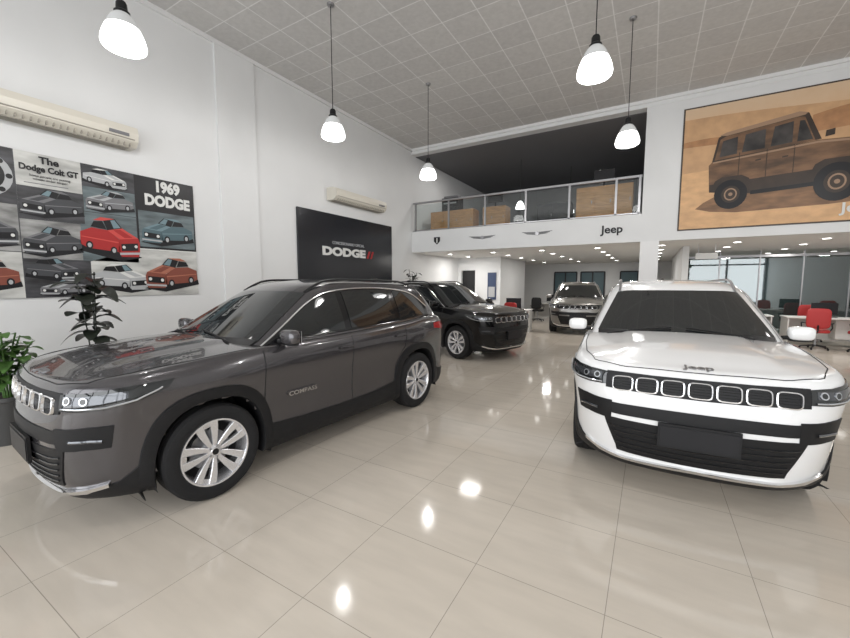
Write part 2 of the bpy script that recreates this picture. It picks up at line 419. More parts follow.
def build_car(name, paint, loc, rz, badge=True, side_txt=True, rail='steel'):
    E = empty(name, loc, rz); E.scale = (.975, 1, 1)
    mb = MB(True); n = len(LR[0]); vs = [p for r in LR for p in r]; fs = []
    for i in range(len(LR) - 1):
        for j in range(n):
            j2 = (j + 1) % n; q = (i * n + j, i * n + j2, (i + 1) * n + j2, (i + 1) * n + j)
            cx = sum(abs(vs[a][0]) for a in q) / 4; cy = sum(vs[a][1] for a in q) / 4; cz = sum(vs[a][2] for a in q) / 4
            if cx > .5:
                dy = min(abs(cy - AX), abs(cy + AX)); dz = max(0, cz - AZ)
                if (dy / (AW * 1.04)) ** AE + (dz / (AH * 1.04)) ** AE < 1: continue
            fs.append(q)
    mb.add(vs, fs, paint); mb.obj('body_shell', E, 32)
    mb = MB(True); mb.grid(UR, paint, True); mb.obj('cabin_shell', E, 40)
    mb = MB(True)
    for s in (1, -1):
        for yc in (-AX, AX):
            th = [math.radians(-18 + 216 * i / 40) for i in range(41)]
            rows = []
            for x in (.50, .70, .88):
                rows.append([(s * x, yc + archpt(t, 1.02)[0], archpt(t, 1.02)[1]) for t in th])
            mb.grid(rows, 'black')
            c = [(s * .50, yc, .3)]; ring = rows[0]
            mb.add(c + ring, [(0, i, i + 1) for i in range(1, len(ring))], 'black')
            rows = []
            for k, off in ((.985, -.09), (.985, .010), (1.0, .020), (1.13, .020), (1.20, .013), (1.21, -.01)):
                r = []
                for t in th:
                    y, z = archpt(t, k); y += yc
                    hit = BL.ray_cast(Vector((s * 2, y, z)), Vector((-s, 0, 0)))
                    x = abs(hit[0].x) if hit[0] else .86
                    r.append((s * (x + off), y, z))
                rows.append(r)
            mb.grid(rows, 'black')
        A = [(s * .89, y, .205) for y in (-.92, -.4, 0, .4, .92)]
        B = [(s * .9, -.90, .44), (s * .9, -.5, .415), (s * .9, 0, .405), (s * .9, .5, .415), (s * .9, .90, .46)]
        patch(mb, A, B, BL, .014, 'black', 20, 4)
        A = [(0, 2.07, .21), (s * .45, 2.07, .21), (s * .72, 2.0, .21), (s * .84, 1.88, .21), (s * .88, 1.77, .21)]
        B = [(0, 2.16, .42), (s * .45, 2.14, .42), (s * .70, 2.06, .42), (s * .86, 1.9, .42), (s * .89, 1.77, .46)]
        patch(mb, A, B, BL, .012, 'black', 26, 4)
        A = [(0, -2.07, .21), (s * .40, -2.07, .21), (s * .64, -1.98, .21), (s * .76, -1.88, .21), (s * .83, -1.78, .21)]
        B = [(0, -2.16, .258), (s * .40, -2.12, .262), (s * .62, -2.04, .285), (s * .78, -1.90, .35), (s * .86, -1.80, .44)]
        patch(mb, A, B, BL, .012, 'black', 26, 4)
        A = [(s * .56, -2.12, .575), (s * .74, -2.04, .575), (s * .83, -1.94, .575)]
        B = [(s * .56, -2.12, .690), (s * .76, -2.04, .70), (s * .85, -1.92, .70)]
        patch(mb, A, B, BL, .007, 'black', 16, 3)
        line(mb, [(s * .66, -2.09, .625), (s * .76, -2.02, .625), (s * .80, -1.97, .62)], BL, .009, 'lens', .010, 10)
    mb.box((0, 0, .26), (1.2, 3.8, .12), 'black')
    patch(mb, [(x, -2.2, .605) for x in (-.62, -.3, 0, .3, .62)], [(x, -2.2, .680) for x in (-.62, -.3, 0, .3, .62)], BL, .006, 'black', 24, 3)
    patch(mb, [(x, -2.2, .310) for x in (-.54, -.25, 0, .25, .54)], [(x, -2.2, .572) for x in (-.66, -.3, 0, .3, .66)], BL, .006, 'black', 24, 5)
    for z in (.36, .40, .44, .48, .52):
        w = .50 + (z - .325) * .55
        line(mb, [(x, -2.2, z) for x in (-w, -.3, 0, .3, w)], BL, .005, 'gloss', .010, 20)
    mb.obj('cladding', E, 40)
    mb = MB(True)
    patch(mb, [(-.74, -1.93, .335), (-.58, -2.06, .285), (0, -2.17, .260), (.58, -2.06, .285), (.74, -1.93, .335)],
          [(-.74, -1.93, .362), (-.58, -2.06, .312), (0, -2.17, .288), (.58, -2.06, .312), (.74, -1.93, .362)], BL, .022, 'chrome', 36, 2, lip=.02)
    patch(mb, [(-.61, -2.1, .775), (-.3, -2.17, .765), (0, -2.18, .762), (.3, -2.17, .765), (.61, -2.1, .775)],
          [(-.61, -2.1, .905), (-.3, -2.15, .905), (0, -2.16, .905), (.3, -2.15, .905), (.61, -2.1, .905)], BL, .006, 'black', 36, 4)
    for k in range(-3, 4):
        cx = k * .168; cz = .835; loops = []
        for w, h, off in ((.077, .062, .006), (.075, .060, .020), (.067, .052, .022), (.064, .049, .008)):
            lp = []
            for i in range(24):
                t = 2 * math.pi * i / 24; c, s_ = math.cos(t), math.sin(t)
                lp.append(proj(BL, (cx + w * math.copysign(abs(c) ** .45, c), -2.2, cz + h * math.copysign(abs(s_) ** .45, s_)), off))
            loops.append(lp)
        mb.grid(loops, 'chrome', True)
        for dz in (-.03, -.01, .01, .03):
            line(mb, [(cx - .060, -2.2, cz + dz), (cx + .060, -2.2, cz + dz)], BL, .002, 'gloss', .008, 4)
    c = proj(BL, (0, -2.2, .50), 0)
    mb.box((0, c.y - .022, .53), (.50, .02, .15), 'black'); mb.box((0, c.y - .034, .53), (.47, .006, .12), 'pk')
    mb.box((0, 2.20, .78), (.46, .02, .14), 'gloss')
    for s in (1, -1):
        A = mir([(.615, -2.12, .800), (.74, -2.06, .795), (.84, -1.95, .80), (.89, -1.80, .83), (.90, -1.62, .885)], s)
        B = mir([(.615, -2.12, .905), (.74, -2.05, .912), (.83, -1.95, .92), (.885, -1.80, .93), (.90, -1.58, .935)], s)
        patch(mb, A, B, BL, .008, 'glassdark', 24, 5)
        A = mir([(.64, -2.09, .835), (.74, -2.06, .835), (.83, -1.96, .84), (.875, -1.84, .86)], s)
        B = mir([(.64, -2.09, .885), (.74, -2.06, .89), (.83, -1.96, .895), (.875, -1.84, .90)], s)
        patch(mb, A, B, BL, .012, 'lens', 16, 3)
        line(mb, mir([(.63, -2.09, .812), (.74, -2.06, .812), (.84, -1.95, .817), (.885, -1.80, .845), (.895, -1.66, .890)], s), BL, .006, 'lensb', .012, 20)
        for (x, y) in ((.68, -2.09), (.77, -2.04)):
            p = proj(BL, (s * x, y, .862), .006); q = proj(BL, (s * x, y, .862), .018)
            mb.cyl(p, q, .026, 'lensb', 14); mb.cyl(q, proj(BL, (s * x, y, .862), .019), .018, 'glassdark', 14)
        A = mir([(.45, 2.15, .93), (.70, 2.08, .93), (.86, 1.9, .94), (.90, 1.7, .97)], s)
        B = mir([(.45, 2.1, 1.03), (.70, 2.05, 1.04), (.86, 1.9, 1.05), (.90, 1.7, 1.04)], s)
        patch(mb, A, B, BL, .01, 'red', 18, 3)
    mb.obj('front_fascia', E, 35)
    mb = MB(True); dlot = [(-.88, 1.085), (-.60, 1.25), (-.35, 1.39), (-.12, 1.475), (.2, 1.515), (.7, 1.525), (1.15, 1.50), (1.45, 1.44), (1.70, 1.28)]
    def bx(z): return cr([(1.08, .845), (1.2, .808), (1.35, .745), (1.47, .688), (1.55, .64)], z)
    for s in (1, -1):
        n_ = 40
        B2 = [(s * bx(cr(dlot, -.89 + 2.59 * i / n_)), -.89 + 2.59 * i / n_, cr(dlot, -.89 + 2.59 * i / n_)) for i in range(n_ + 1)]
        A2 = [(s * .84, -.89 + 2.59 * i / n_, S(-.89 + 2.59 * i / n_) + .022) for i in range(n_ + 1)]
        patch(mb, A2, B2, BU, .006, 'gloss', 44, 6, cz=1.2)
        for y0, y1 in ((-.70, .08), (.17, .93), (1.03, 1.60)):
            ys = [y0 + (y1 - y0) * i / 12 for i in range(13)]
            patch(mb, [(s * .83, y, S(y) + .040) for y in ys], [(s * bx(cr(dlot, y) - .022), y, max(S(y) + .045, cr(dlot, y) - .022)) for y in ys], BU, .011, 'glassdark', 16, 6, cz=1.2)
        line(mb, B2, BU, .009, 'chrome', .010, 50, 1.2)
        line(mb, A2, BU, .005, 'gloss', .008, 50, 1.2)
    xs = [-.76 + 1.52 * i / 20 for i in range(21)]
    patch(mb, [(x, -1.02 + .17 * (x / .8) ** 2, 1.10) for x in xs], [(x * .78, -.36 + .14 * (x / .8) ** 2, 1.505) for x in xs], BU, .007, 'glassdark', 30, 10, cz=1.0)
    patch(mb, [(x * .9, 2.1 - .1 * (x / .8) ** 2, 1.16) for x in xs], [(x * .75, 1.88 - .1 * (x / .8) ** 2, 1.48) for x in xs], BU, .007, 'glassdark', 24, 8, cz=1.0)
    for s in (-1, 1):
        line(mb, [(s * .62 - .05, -1.03, 1.10), (s * .62 * .1 - .02, -.98, 1.145)], BU, .008, 'black', .022, 10, 1.0)
    patch(mb, [(x, -1.12 + .17 * (x / .8) ** 2, 1.075) for x in xs], [(x, -1.03 + .17 * (x / .8) ** 2, 1.11) for x in xs], BU, .012, 'black', 24, 2, cz=1.0)
    mb.obj('windows', E, 40)
    mb = MB(True)
    for s in (1, -1):
        mb.blob((s * .985, -.70, 1.125), (.20, .11, .13), paint, .6, 20)
        mb.blob((s * .975, -.69, 1.065), (.17, .09, .035), 'black', .6, 14)
        mb.box((s * .985, -.643, 1.125), (.16, .006, .10), 'chrome')
        mb.tube([(s * .84, -.72, 1.08), (s * .92, -.70, 1.085), (s * .97, -.70, 1.09)], .02, 'black', 8)
        rp = []
        for i in range(24):
            y = -.22 + 1.75 * i / 23
            hit = BU.ray_cast(Vector((s * .565, y, 3)), Vector((0, 0, -1)))
            z = hit[0].z if hit[0] else 1.58
            lift = .030 * min(1, i / 3, (23 - i) / 3)
            rp.append((s * .565, y, z + .004 + lift))
        mb.tube(rp, .013, rail, 8)
        for y in (.02, .92):
            p = proj(BL, (s * .91, y, .93 + .02 * (y > .5)), .018)
            mb.blob(p, (.03, .19, .032), paint, .5, 12)
        for y in (-.90, .125):
            line(mb, [(s * .9, y, .42), (s * .92, y, .7), (s * .92, y, .9), (s * .9, y, S(y) - .02)], BL, .0045, 'black', .0, 24)
        line(mb, [(s * .9, .83, .45), (s * .92, .86, .62), (s * .92, 1.02, .80), (s * .92, 1.05, .95), (s * .9, 1.05, S(1.05) - .02)], BL, .0045, 'black', 0, 24)
        line(mb, [(s * .10, -2.12, .94), (s * .5, -2.09, .94), (s * .70, -2.0, .95), (s * .79, -1.8, .985), (s * .83, -1.4, 1.015), (s * .84, -1.0, 1.04)], BL, .004, 'black', 0, 40)
    line(mb, [(-.1, -2.12, .94), (.1, -2.12, .94)], BL, .004, 'black', 0, 5)
    mb.blob((0, 1.45, 1.625), (.05, .16, .07), 'gloss', .8, 12)
    mb.blob((0, 1.82, 1.545), (1.10, .22, .04), paint, .5, 18)
    mb.obj('trim_details', E, 35)
    for s in (1, -1):
        for yc, nm in ((-AX, 'front'), (AX, 'rear')):
            w = WB.obj('wheel_' + nm, E, 30)
            w.location = (s * .785, yc, WR); w.rotation_euler = (.25 if s > 0 else .1, 0, 0 if s > 0 else math.pi)
    if badge:
        hit = BL.ray_cast(Vector((0, -2.06, 2)), Vector((0, 0, -1)))
        nr = hit[1] if hit[1].z > 0 else -hit[1]
        tilt = math.atan2(-nr.y, nr.z)
        text('badge_front', 'Jeep', (0, hit[0].y, hit[0].z + .060 + .003), (tilt, 0, 0), .095, 'steel', .003, 1.15, .002, E)
    if side_txt:
        text('badge_side', 'COMPASS', (.906, -.52, .66), (math.pi / 2, 0, math.pi / 2), .055, 'chrome', .003, 1.3, .001, E)
    return E

build_car('suv_car', 'grey_paint', (-3.57, 2.99, 0), math.radians(-4.0), rail='black')
build_car('suv_car', 'white_paint', (.22, 5.42, 0), math.radians(3.0))
build_car('suv_car', 'black_paint', (-4.55, 8.66, 0), math.radians(71), badge=False, side_txt=False, rail='black')
build_car('suv_car', 'silver_paint', (-2.28, 14.9, 0), math.radians(9), badge=False, side_txt=False)

# ------------------------------------------------------------------ ROOM
XL, XR, YB, YF, YFAR, ZC = -6.8, 7.0, 10.7, -4.0, 21.0, 5.89
ZS, ZM = 2.64, 3.30
def slab(name, a, b, m, bev=0):
    mb = MB(); mb.bx(a, b, m); return mb.obj(name, smooth=False, bevel=bev)
slab('floor', (XL - 1.5, YF - .3, -.1), (XR + 1, YFAR + .3, 0), 'floor')
slab('ceiling', (XL - .2, YF - .2, ZC), (XR + .2, YB + .1, ZC + .1), 'ceil')
slab('wall_left', (XL - .2, YF, 0), (XL, YFAR, ZC + .1), 'wall')
slab('wall_right', (XR, YF, 0), (XR + .2, YFAR, ZC + .1), 'wall')
slab('trim_3', (XL, 4.23, 0), (XL + .04, 5.0, ZC - .07), 'wall')
mb = MB()
mb.bx((XL, YF - .1, 0), (XR, YF, .25), 'wall'); mb.bx((XL, YF - .1, 4.6), (XR, YF, ZC), 'wall')
for x in (XL + .1, -4.5, -2.2, .1, 2.4, 4.7, XR - .1):
    mb.bx((x - .06, YF - .12, 0), (x + .06, YF, ZC), 'dark')
mb.bx((XL, YF - .08, 2.9), (XR, YF - .02, 3.0), 'dark')
mb.obj('wall_front', smooth=False)
mb = MB()
mb.bx((-.27, YB, ZS), (XR, YB + .25, ZC), 'wall')
mb.obj('wall_back_upper', smooth=False)
slab('wall_fascia', (XL, YB, ZS), (-.27, YB + .25, ZM), 'wall')
slab('pillar', (-.27, YB - .02, 0), (.12, YB + .36, ZS), 'trim')
mb = MB(); mb.bx((XL, YB - .01, ZC - .16), (XR, YB + .25, ZC), 'wall'); mb.obj('trim_1', smooth=False)
mb = MB(); mb.bx((XL, YF, ZC - .07), (XL + .05, YB, ZC), 'trim'); mb.bx((XL, YB - .06, ZC - .07), (XR, YB - .01, ZC), 'trim'); mb.obj('trim_2', smooth=False)
mb = MB(); mb.bx((XL, YF, 0), (XL + .015, YFAR, .09), 'trim'); mb.obj('baseboard_left', smooth=False)
slab('ceiling_ground_floor', (XL, YB + .25, ZS), (XR, YFAR, ZM - .35), 'soffit')
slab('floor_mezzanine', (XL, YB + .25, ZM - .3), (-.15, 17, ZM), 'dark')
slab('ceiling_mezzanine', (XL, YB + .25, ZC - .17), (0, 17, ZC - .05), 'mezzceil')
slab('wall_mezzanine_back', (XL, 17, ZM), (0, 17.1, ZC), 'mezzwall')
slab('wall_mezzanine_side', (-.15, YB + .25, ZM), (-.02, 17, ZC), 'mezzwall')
slab('wall_far', (XL, YFAR, 0), (XR, YFAR + .2, ZS), 'wall')
mb = MB(); mb.bx((XL, 14.2, 0), (-6.65, 14.3, ZS), 'wall'); mb.bx((-6.05, 14.2, 0), (-5.1, 14.3, ZS), 'wall')
mb.bx((-6.65, 14.2, 2.15), (-6.05, 14.3, ZS), 'wall'); mb.bx((-5.1, 14.2, 0), (-5.0, 17.5, ZS), 'wall')
mb.obj('wall_partition', smooth=False)
mb = MB(); mb.bx((-6.64, 14.31, .0), (-6.06, 14.35, 2.14), 'gloss'); mb.bx((-6.15, 14.30, 1.0), (-6.12, 14.312, 1.12), 'steel'); mb.obj('door_1', smooth=False)
mb = MB(); mb.bx((-5.50, 14.15, 1.0), (-5.16, 14.19, 2.05), 'blue'); mb.bx((-5.46, 14.14, 1.1), (-5.20, 14.152, 1.5), 'pl'); mb.obj('wall_poster', smooth=False)
for i, (x0, x1) in enumerate(((-4.4, -3.3), (-3.1, -2.0), (-1.3, .2))):
    mb = MB(); mb.bx((x0, YFAR - .03, .3), (x1, YFAR - .005, 2.2), 'pt')
    for x in (x0, (x0 + x1) / 2, x1): mb.bx((x - .03, YFAR - .07, .3), (x + .03, YFAR - .03, 2.2), 'dark')
    mb.bx((x0, YFAR - .07, 2.17), (x1, YFAR - .03, 2.23), 'dark'); mb.obj('window_%d' % (i + 1), smooth=False)
mb = MB()
for i in range(6):
    x0 = .9 + i * 1.0
    mb.bx((x0, 15.6, .05), (x0 + .97, 15.62, 2.45), 'partglass')
    mb.bx((x0 + .97, 15.57, 0), (x0 + 1.0, 15.65, ZS), 'steel')
mb.bx((.85, 15.56, 2.45), (6.95, 15.66, 2.52), 'steel'); mb.bx((.85, 15.56, 0), (6.95, 15.66, .06), 'steel')
mb.obj('glass_partition', smooth=False)
slab('wall_office', (.9, 18.5, 0), (XR, 18.6, ZS), 'mezzwall')
slab('wall_side_office', (.7, 12.6, 0), (.85, 18.5, ZS), 'wall')

mb = MB()
mb.bx((XL + .02, YB + .05, ZM + .88), (-.30, YB + .11, ZM + .93), 'steel')
mb.bx((XL + .02, YB + .06, ZM + .02), (-.30, YB + .10, ZM + .05), 'steel')
for x in (-6.7, -5.5, -4.3, -3.1, -1.95, -.85, -.34):
    mb.bx((x - .025, YB + .06, ZM), (x + .025, YB + .10, ZM + .9), 'steel')
mb.bx((XL + .05, YB + .075, ZM + .08), (-.32, YB + .085, ZM + .84), 'railglass')
mb.obj('mezzanine_railing', smooth=False)

def cabinet(x, y, w, h, m, z=ZM, d=.5):
    mb = MB(); mb.bx((x, y, z), (x + w, y + d, z + h), m)
    k = max(1, round(w / .5))
    for i in range(k):
        mb.bx((x + .02 + i * w / k, y - .015, z + .04), (x + (i + 1) * w / k - .02, y, z + h - .04), m)
        mb.bx((x + (i + 1) * w / k - .07, y - .03, z + h * .5), (x + (i + 1) * w / k - .05, y - .015, z + h * .6), 'steel')
    return mb.obj('wooden_cabinet', bevel=.005)
cabinet(-6.55, 11.5, 1.55, .72, 'wood'); cabinet(-4.75, 11.7, .75, .75, 'wood'); cabinet(-1.85, 11.2, 1.35, .88, 'wood')
cabinet(-3.2, 12.4, 1.0, .8, 'dark')
mb = MB(); mb.bx((-6.15, 11.55, ZM + .73), (-5.55, 11.95, ZM + 1.15), 'pk'); mb.bx((-6.1, 11.6, ZM + 1.15), (-5.6, 11.9, ZM + 1.22), 'pg'); mb.bx((-6.08, 11.53, ZM + .95), (-5.62, 11.56, ZM + 1.0), 'pl')
mb.obj('office_printer', bevel=.01)
def monitor(name, x, y, z, rz=0):
    E = MB(); E.box((0, 0, .30), (.5, .03, .30), 'pk', rz); E.box((0, .02, .1), (.05, .03, .16), 'pk', rz); E.box((0, 0, .01), (.22, .16, .02), 'pk', rz)
    o = E.obj(name, bevel=.004); o.location = (x, y, z); return o
monitor('computer_monitor', -1.2, 11.4, ZM + .883); monitor('computer_monitor', -4.4, 11.9, ZM + .753)
for x, y in ((-3.9, 12.9), (-2.6, 14.5)):  # extra glowing pendants, added because the mezzanine was too dim
    mb = MB(); mb.cyl((x, y, ZM + 1.05), (x, y, ZC - .17), .006, 'black', 6)
    mb.lathe([(.001, .26), (.05, .25), (.10, .18), (.14, .08), (.15, 0), (.001, -.01)], (x, y, ZM + .82), (0, 0, 1), 'bulb', 24); mb.obj('pendant_lamp')

mb = MB()
for yy in (11.9, 13.4, 15.0, 16.8, 18.8):
    for i in range(9):
        x = -6.0 + i * 1.55
        if yy > 14 and x < -5.3: continue
        mb.lathe([(.001, 0), (.075, 0)], (x, yy, ZS - .012), (0, 0, 1), 'down', 16)
        mb.lathe([(.075, -.004), (.10, -.006), (.105, 0.01)], (x, yy, ZS - .01), (0, 0, 1), 'trim', 16)
mb.obj('recessed_downlights')

def desk(x, y, rz=0, m='deskwhite'):
    mb = MB(); mb.box((0, 0, .735), (1.5, .7, .03), m); mb.box((0, .30, .42), (1.4, .02, .58), m)
    for sx in (-1, 1): mb.box((sx * .71, 0, .36), (.03, .65, .72), m)
    mb.box((.45, .1, .45), (.4, .45, .5), m)
    mb.box((.1, .05, .755), (.4, .15, .015), 'pk'); mb.box((.1, .22, .97), (.52, .03, .30), 'pk'); mb.box((.1, .24, .80), (.05, .03, .12), 'pk'); mb.box((.1,.24,.757),(.2,.14,.012),'pk')
    o = mb.obj('office_desk', bevel=.004); o.location = (x, y, 0); o.rotation_euler[2] = rz
def chair(x, y, rz=0, m='chairred'):
    mb = MB(); mb.blob((0, 0, .46), (.48, .46, .09), m, .4, 16)
    mb.blob((0, .22, .78), (.44, .07, .50), m, .4, 16)
    mb.cyl((0, 0, .08), (0, 0, .42), .025, 'steel', 10)
    mb.tube([(0, .18, .42), (0, .26, .48), (0, .25, .62)], .018, 'black', 8)
    for s in (-1, 1): mb.tube([(s * .22, .1, .44), (s * .27, .08, .55), (s * .27, -.02, .66), (s * .27, .16, .67), (s * .21, .22, .66)], .014, 'black', 8)
    for k in range(5):
        a = 2 * math.pi * k / 5; p = (math.cos(a) * .27, math.sin(a) * .27)
        mb.tube([(0, 0, .10), (p[0], p[1], .06)], .016, 'black', 8); mb.blob((p[0], p[1], .026), (.05, .05, .052), 'black', 1, 10)
    o = mb.obj('office_chair'); o.location = (x, y, 0); o.rotation_euler[2] = rz
for x, y, rz in ((3.9, 13.9, 0), (5.7, 13.6, .2), (2.2, 14.2, 0), (-4.2, 12.9, .1), (-3.9, 17.6, 0), (-.6, 17.5, 0)):
    desk(x, y, rz)
for x, y, rz in ((3.6, 13.1, 3.0), (4.4, 12.95, 3.3), (5.4, 12.6, 3.2), (2.2, 13.4, 3.1), (-4.6, 12.1, 3.2), (-3.8, 12.1, 3.0), (-4.2, 16.8, 3.1), (3.9, 14.7, 0), (-4.3, 13.7, 0), (-.6, 16.7, 3.1)):
    chair(x, y, rz, 'chairred' if x > 0 else ('chairred' if y < 12.2 and x > -4 else 'black'))

# ------------------------------------------------------------------ pendants
def pendant(x, y, zb=3.93):
    E = empty('pendant_lamp', (x, y, 0))
    mb = MB()
    mb.lathe([(.001, zb + .42), (.035, zb + .42), (.045, zb + .40), (.048, zb + .34), (.066, zb + .325), (.066, zb + .29)], (0, 0, 0), (0, 0, 1), 'black', 24)
    mb.cyl((0, 0, zb + .42), (0, 0, ZC - .02), .006, 'black', 6)
    mb.lathe([(.001, ZC - .035), (.05, ZC - .03), (.055, ZC - .001)], (0, 0, 0), (0, 0, 1), 'steel', 20)
    mb.obj('cord_and_cap', E)
    mb = MB()
    mb.lathe([(.064, .305), (.090, .28), (.118, .235), (.142, .175)], (0, 0, zb), (0, 0, 1), 'shade', 36)
    mb.lathe([(.142, .175), (.165, .12), (.180, .07), (.186, .03), (.18, 0), (.165, -.012), (.001, -.02)], (0, 0, zb), (0, 0, 1), 'bulb', 36)
    mb.obj('glass_shade', E)
    l = bpy.data.lights.new('pendant_light', 'POINT'); l.energy = 48; l.shadow_soft_size = .03; l.color = (1, .98, .955)
    o = bpy.data.objects.new('pendant_light', l); COL.objects.link(o); o.parent = E; o.location = (0, 0, zb - .06)
for x, y in ((-4.53, 1.92), (-4.42, 4.66), (-4.31, 7.45), (-.65, 4.8), (-.45, 7.35), (-.6, 1.6), (3.4, 4.8), (3.4, 7.4), (3.4, 1.6)):
    pendant(x, y)

# ------------------------------------------------------------------ AC units (wall, facing +X)
def ac(y0, y1, z):
    mb = MB(); prof = [(0, 0), (.22, .0), (.30, .07), (.32, .18), (.29, .27), (.2, .30), (0, .30)]
    rows = [[(XL + .001 + px, y, z + pz) for px, pz in prof] for y in (y0, y1)]
    mb.grid(rows, 'ac')
    for r in rows: mb.add(r, [tuple(range(len(r)))], 'ac')
    for i in range(4):
        mb.bx((XL + .05 + i * .045, y0 + .08, z - .012), (XL + .075 + i * .045, y1 - .08, z + .004), 'acdark')
    mb.bx((XL + .30, y0 + .05, z + .085), (XL + .322, y1 - .05, z + .095), 'acdark')
    mb.bx((XL + .30, y1 - .35, z + .12), (XL + .33, y1 - .12, z + .16), 'pg')
    for i in range(26):
        y = y0 + .1 + (y1 - y0 - .2) * i / 25
        mb.bx((XL + .235, y, z + .005), (XL + .275, y + .012, z + .06), 'acdark')
    mb.obj('wall_air_conditioner', ang=25)
ac(.95, 2.85, 3.60); ac(6.9, 8.9, 3.62)

# ------------------------------------------------------------------ flat prints
class Board:
    def __init__(s, o, u, n): s.o = Vector(o); s.u = Vector(u); s.n = Vector(n); s.mb = MB()
    def P(s, a, b, k): return s.o + s.u * a + Vector((0, 0, b)) + s.n * (.02 + .0015 * k)
    def poly(s, pts, m, k): s.mb.add([s.P(a, b, k) for a, b in pts], [tuple(range(len(pts)))], m)
    def rect(s, a0, b0, a1, b1, m, k): s.poly([(a0, b0), (a1, b0), (a1, b1), (a0, b1)], m, k)
    def disc(s, a, b, r, m, k, ry=None): s.poly([(a + r * math.cos(t * math.pi / 12), b + (ry or r) * math.sin(t * math.pi / 12)) for t in range(24)], m, k)
    def car34(s, a, b, L, c, cl, k, flip=False, ys=1.3):
        f = (lambda x: a + L * (1 - x)) if flip else (lambda x: a + L * x)
        g = lambda y: b + L * y * ys
        Q = lambda pts, m, kk: s.poly([(f(x), g(y)) for x, y in pts], m, kk)
        Q(((-.04, .05), (.35, .0), (1.04, .10), (1.02, .17), (.3, .14)), 'pk', k)
        Q(((.36, .10), (.36, .24), (.55, .335), (.82, .35), (1, .30), (1.01, .17), (.90, .13)), c, k + 1)
        Q(((0, .09), (-.01, .22), (.02, .27), (.36, .25), (.385, .10), (.34, .05), (.03, .055)), c, k + 1)
        Q(((.02, .27), (.36, .245), (.56, .335), (.30, .37)), cl, k + 2)
        Q(((.12, .275), (.27, .265), (.46, .34), (.34, .355)), c, k + 3)
        Q(((.30, .37), (.56, .335), (.62, .435), (.42, .465)), 'pk', k + 2)
        Q(((.33, .375), (.45, .36), (.50, .445), (.43, .455)), 'ptl', k + 3)
        Q(((.42, .465), (.62, .435), (.79, .43), (.66, .47)), cl, k + 3)
        Q(((.58, .345), (.635, .43), (.78, .42), (.83, .36)), 'pk', k + 3)
        Q(((.03, .13), (.03, .215), (.335, .195), (.335, .115)), 'pk', k + 2)
        Q(((-.01, .085), (-.01, .11), (.37, .095), (.37, .07)), 'pl', k + 3)
        Q(((.38, .20), (.99, .245), (.99, .255), (.38, .215)), cl, k + 2)
        for x, y in ((.07, .175), (.29, .16)): s.disc(f(x), g(y), L * .030, 'pw', k + 4, L * .032)
        for x, y in ((.47, .115), (.87, .16)):
            s.disc(f(x), g(y), L * .058, 'pk', k + 3, L * .080); s.disc(f(x), g(y), L * .032, 'pl', k + 4, L * .046)
    def lines(s, a, b, w, n, m, k, dz=.028):
        for i in range(n): s.rect(a, b - i * dz, a + w * random.uniform(.8, 1), b - i * dz + .010, m, k)

B = Board((XL, .9, 1.46), (0, 1, 0), (1, 0, 0))
B.mb.bx((XL + .002, .9, 1.46), (XL + .019, 3.74, 3.28), 'frame')
H = 1.82
B.rect(0, 0, 2.84, H, 'pgk', 0)
B.rect(0, 1.15, .70, H, 'n1', 1)
B.disc(.42, 1.48, .27, 'pl', 2); B.disc(.42, 1.48, .20, 'pk', 3); B.disc(.42, 1.48, .12, 'pr', 4); B.disc(.42, 1.48, .06, 'pw', 5)
for t in range(8): B.disc(.42 + .235 * math.cos(t * .785), 1.48 + .235 * math.sin(t * .785), .03, 'pk', 4)
B.rect(.71, 1.0, 1.35, H, 'n4', 1); B.rect(.71, 1.0, 1.35, 1.40, 'n1', 2); B.car34(.73, 1.02, .60, 'pgk', 'pg', 3); B.lines(.78, 1.44, .50, 1, 'pg', 2)
B.rect(1.355, 1.18, 1.97, H, 'n2', 1); B.rect(1.355, 1.52, 1.97, H, 'n1', 2); B.car34(1.37, 1.53, .50, 'pl', 'pw', 3, True, 1.1); B.car34(1.38, 1.185, .56, 'pg', 'pl', 3, False, 1.2)
B.rect(1.975, .72, 2.84, H, 'pk', 1); B.rect(2.0, .75, 2.82, 1.30, 'n2', 2); B.car34(2.04, .77, .74, 'pt', 'ptl', 3)
B.rect(0, .58, .70, 1.15, 'n3', 1); B.car34(.06, .61, .62, 'pgk', 'pg', 2, True, 1.5)
B.rect(.71, .50, 1.30, .99, 'n3', 1); B.car34(.72, .52, .57, 'pgk', 'pg', 2, False, 1.5)
B.rect(1.30, .50, 1.97, 1.17, 'n2', 1); B.car34(1.29, .51, .70, 'pr', 'prl', 2, True, 1.85)
B.rect(0, 0, .70, .57, 'n4', 1); B.car34(.04, .05, .62, 'pb', 'pbl', 2, False, 1.5)
B.rect(.71, 0, 1.37, .49, 'n1', 1); B.car34(.73, .20, .52, 'pgk', 'pg', 2, True); B.car34(.84, .01, .50, 'pg', 'pl', 3, False, .95)
B.poly([(1.38, 0), (2.84, 0), (2.84, .71), (1.98, .71), (1.38, .49)], 'n4', 1)
B.car34(1.39, .04, .70, 'pl', 'pw', 3, True, 1.3); B.car34(2.05, .05, .77, 'pb', 'pbl', 8, False, 1.5)
B.rect(1.98, .705, 2.84, .72, 'pw', 2)
po = B.mb.obj('car_collage_poster', smooth=False, recalc=False)
RW = (math.pi / 2, 0, math.pi / 2)
text('title', 'The', (XL + .03, 1.93, 3.20), RW, .12, 'pk', .001, 1, .004, po)
text('title', 'Dodge Colt GT', (XL + .03, 1.93, 3.09), RW, .105, 'pk', .001, .85, .004, po)
text('caption', 'Some people are putting\nwheels under stripes', (XL + .03, 1.93, 2.98), RW, .04, 'pk', .001, 1, 0, po)
text('title', '1969\nDODGE', (XL + .03, 3.33, 3.04), RW, .22, 'pw', .001, .85, .012, po)

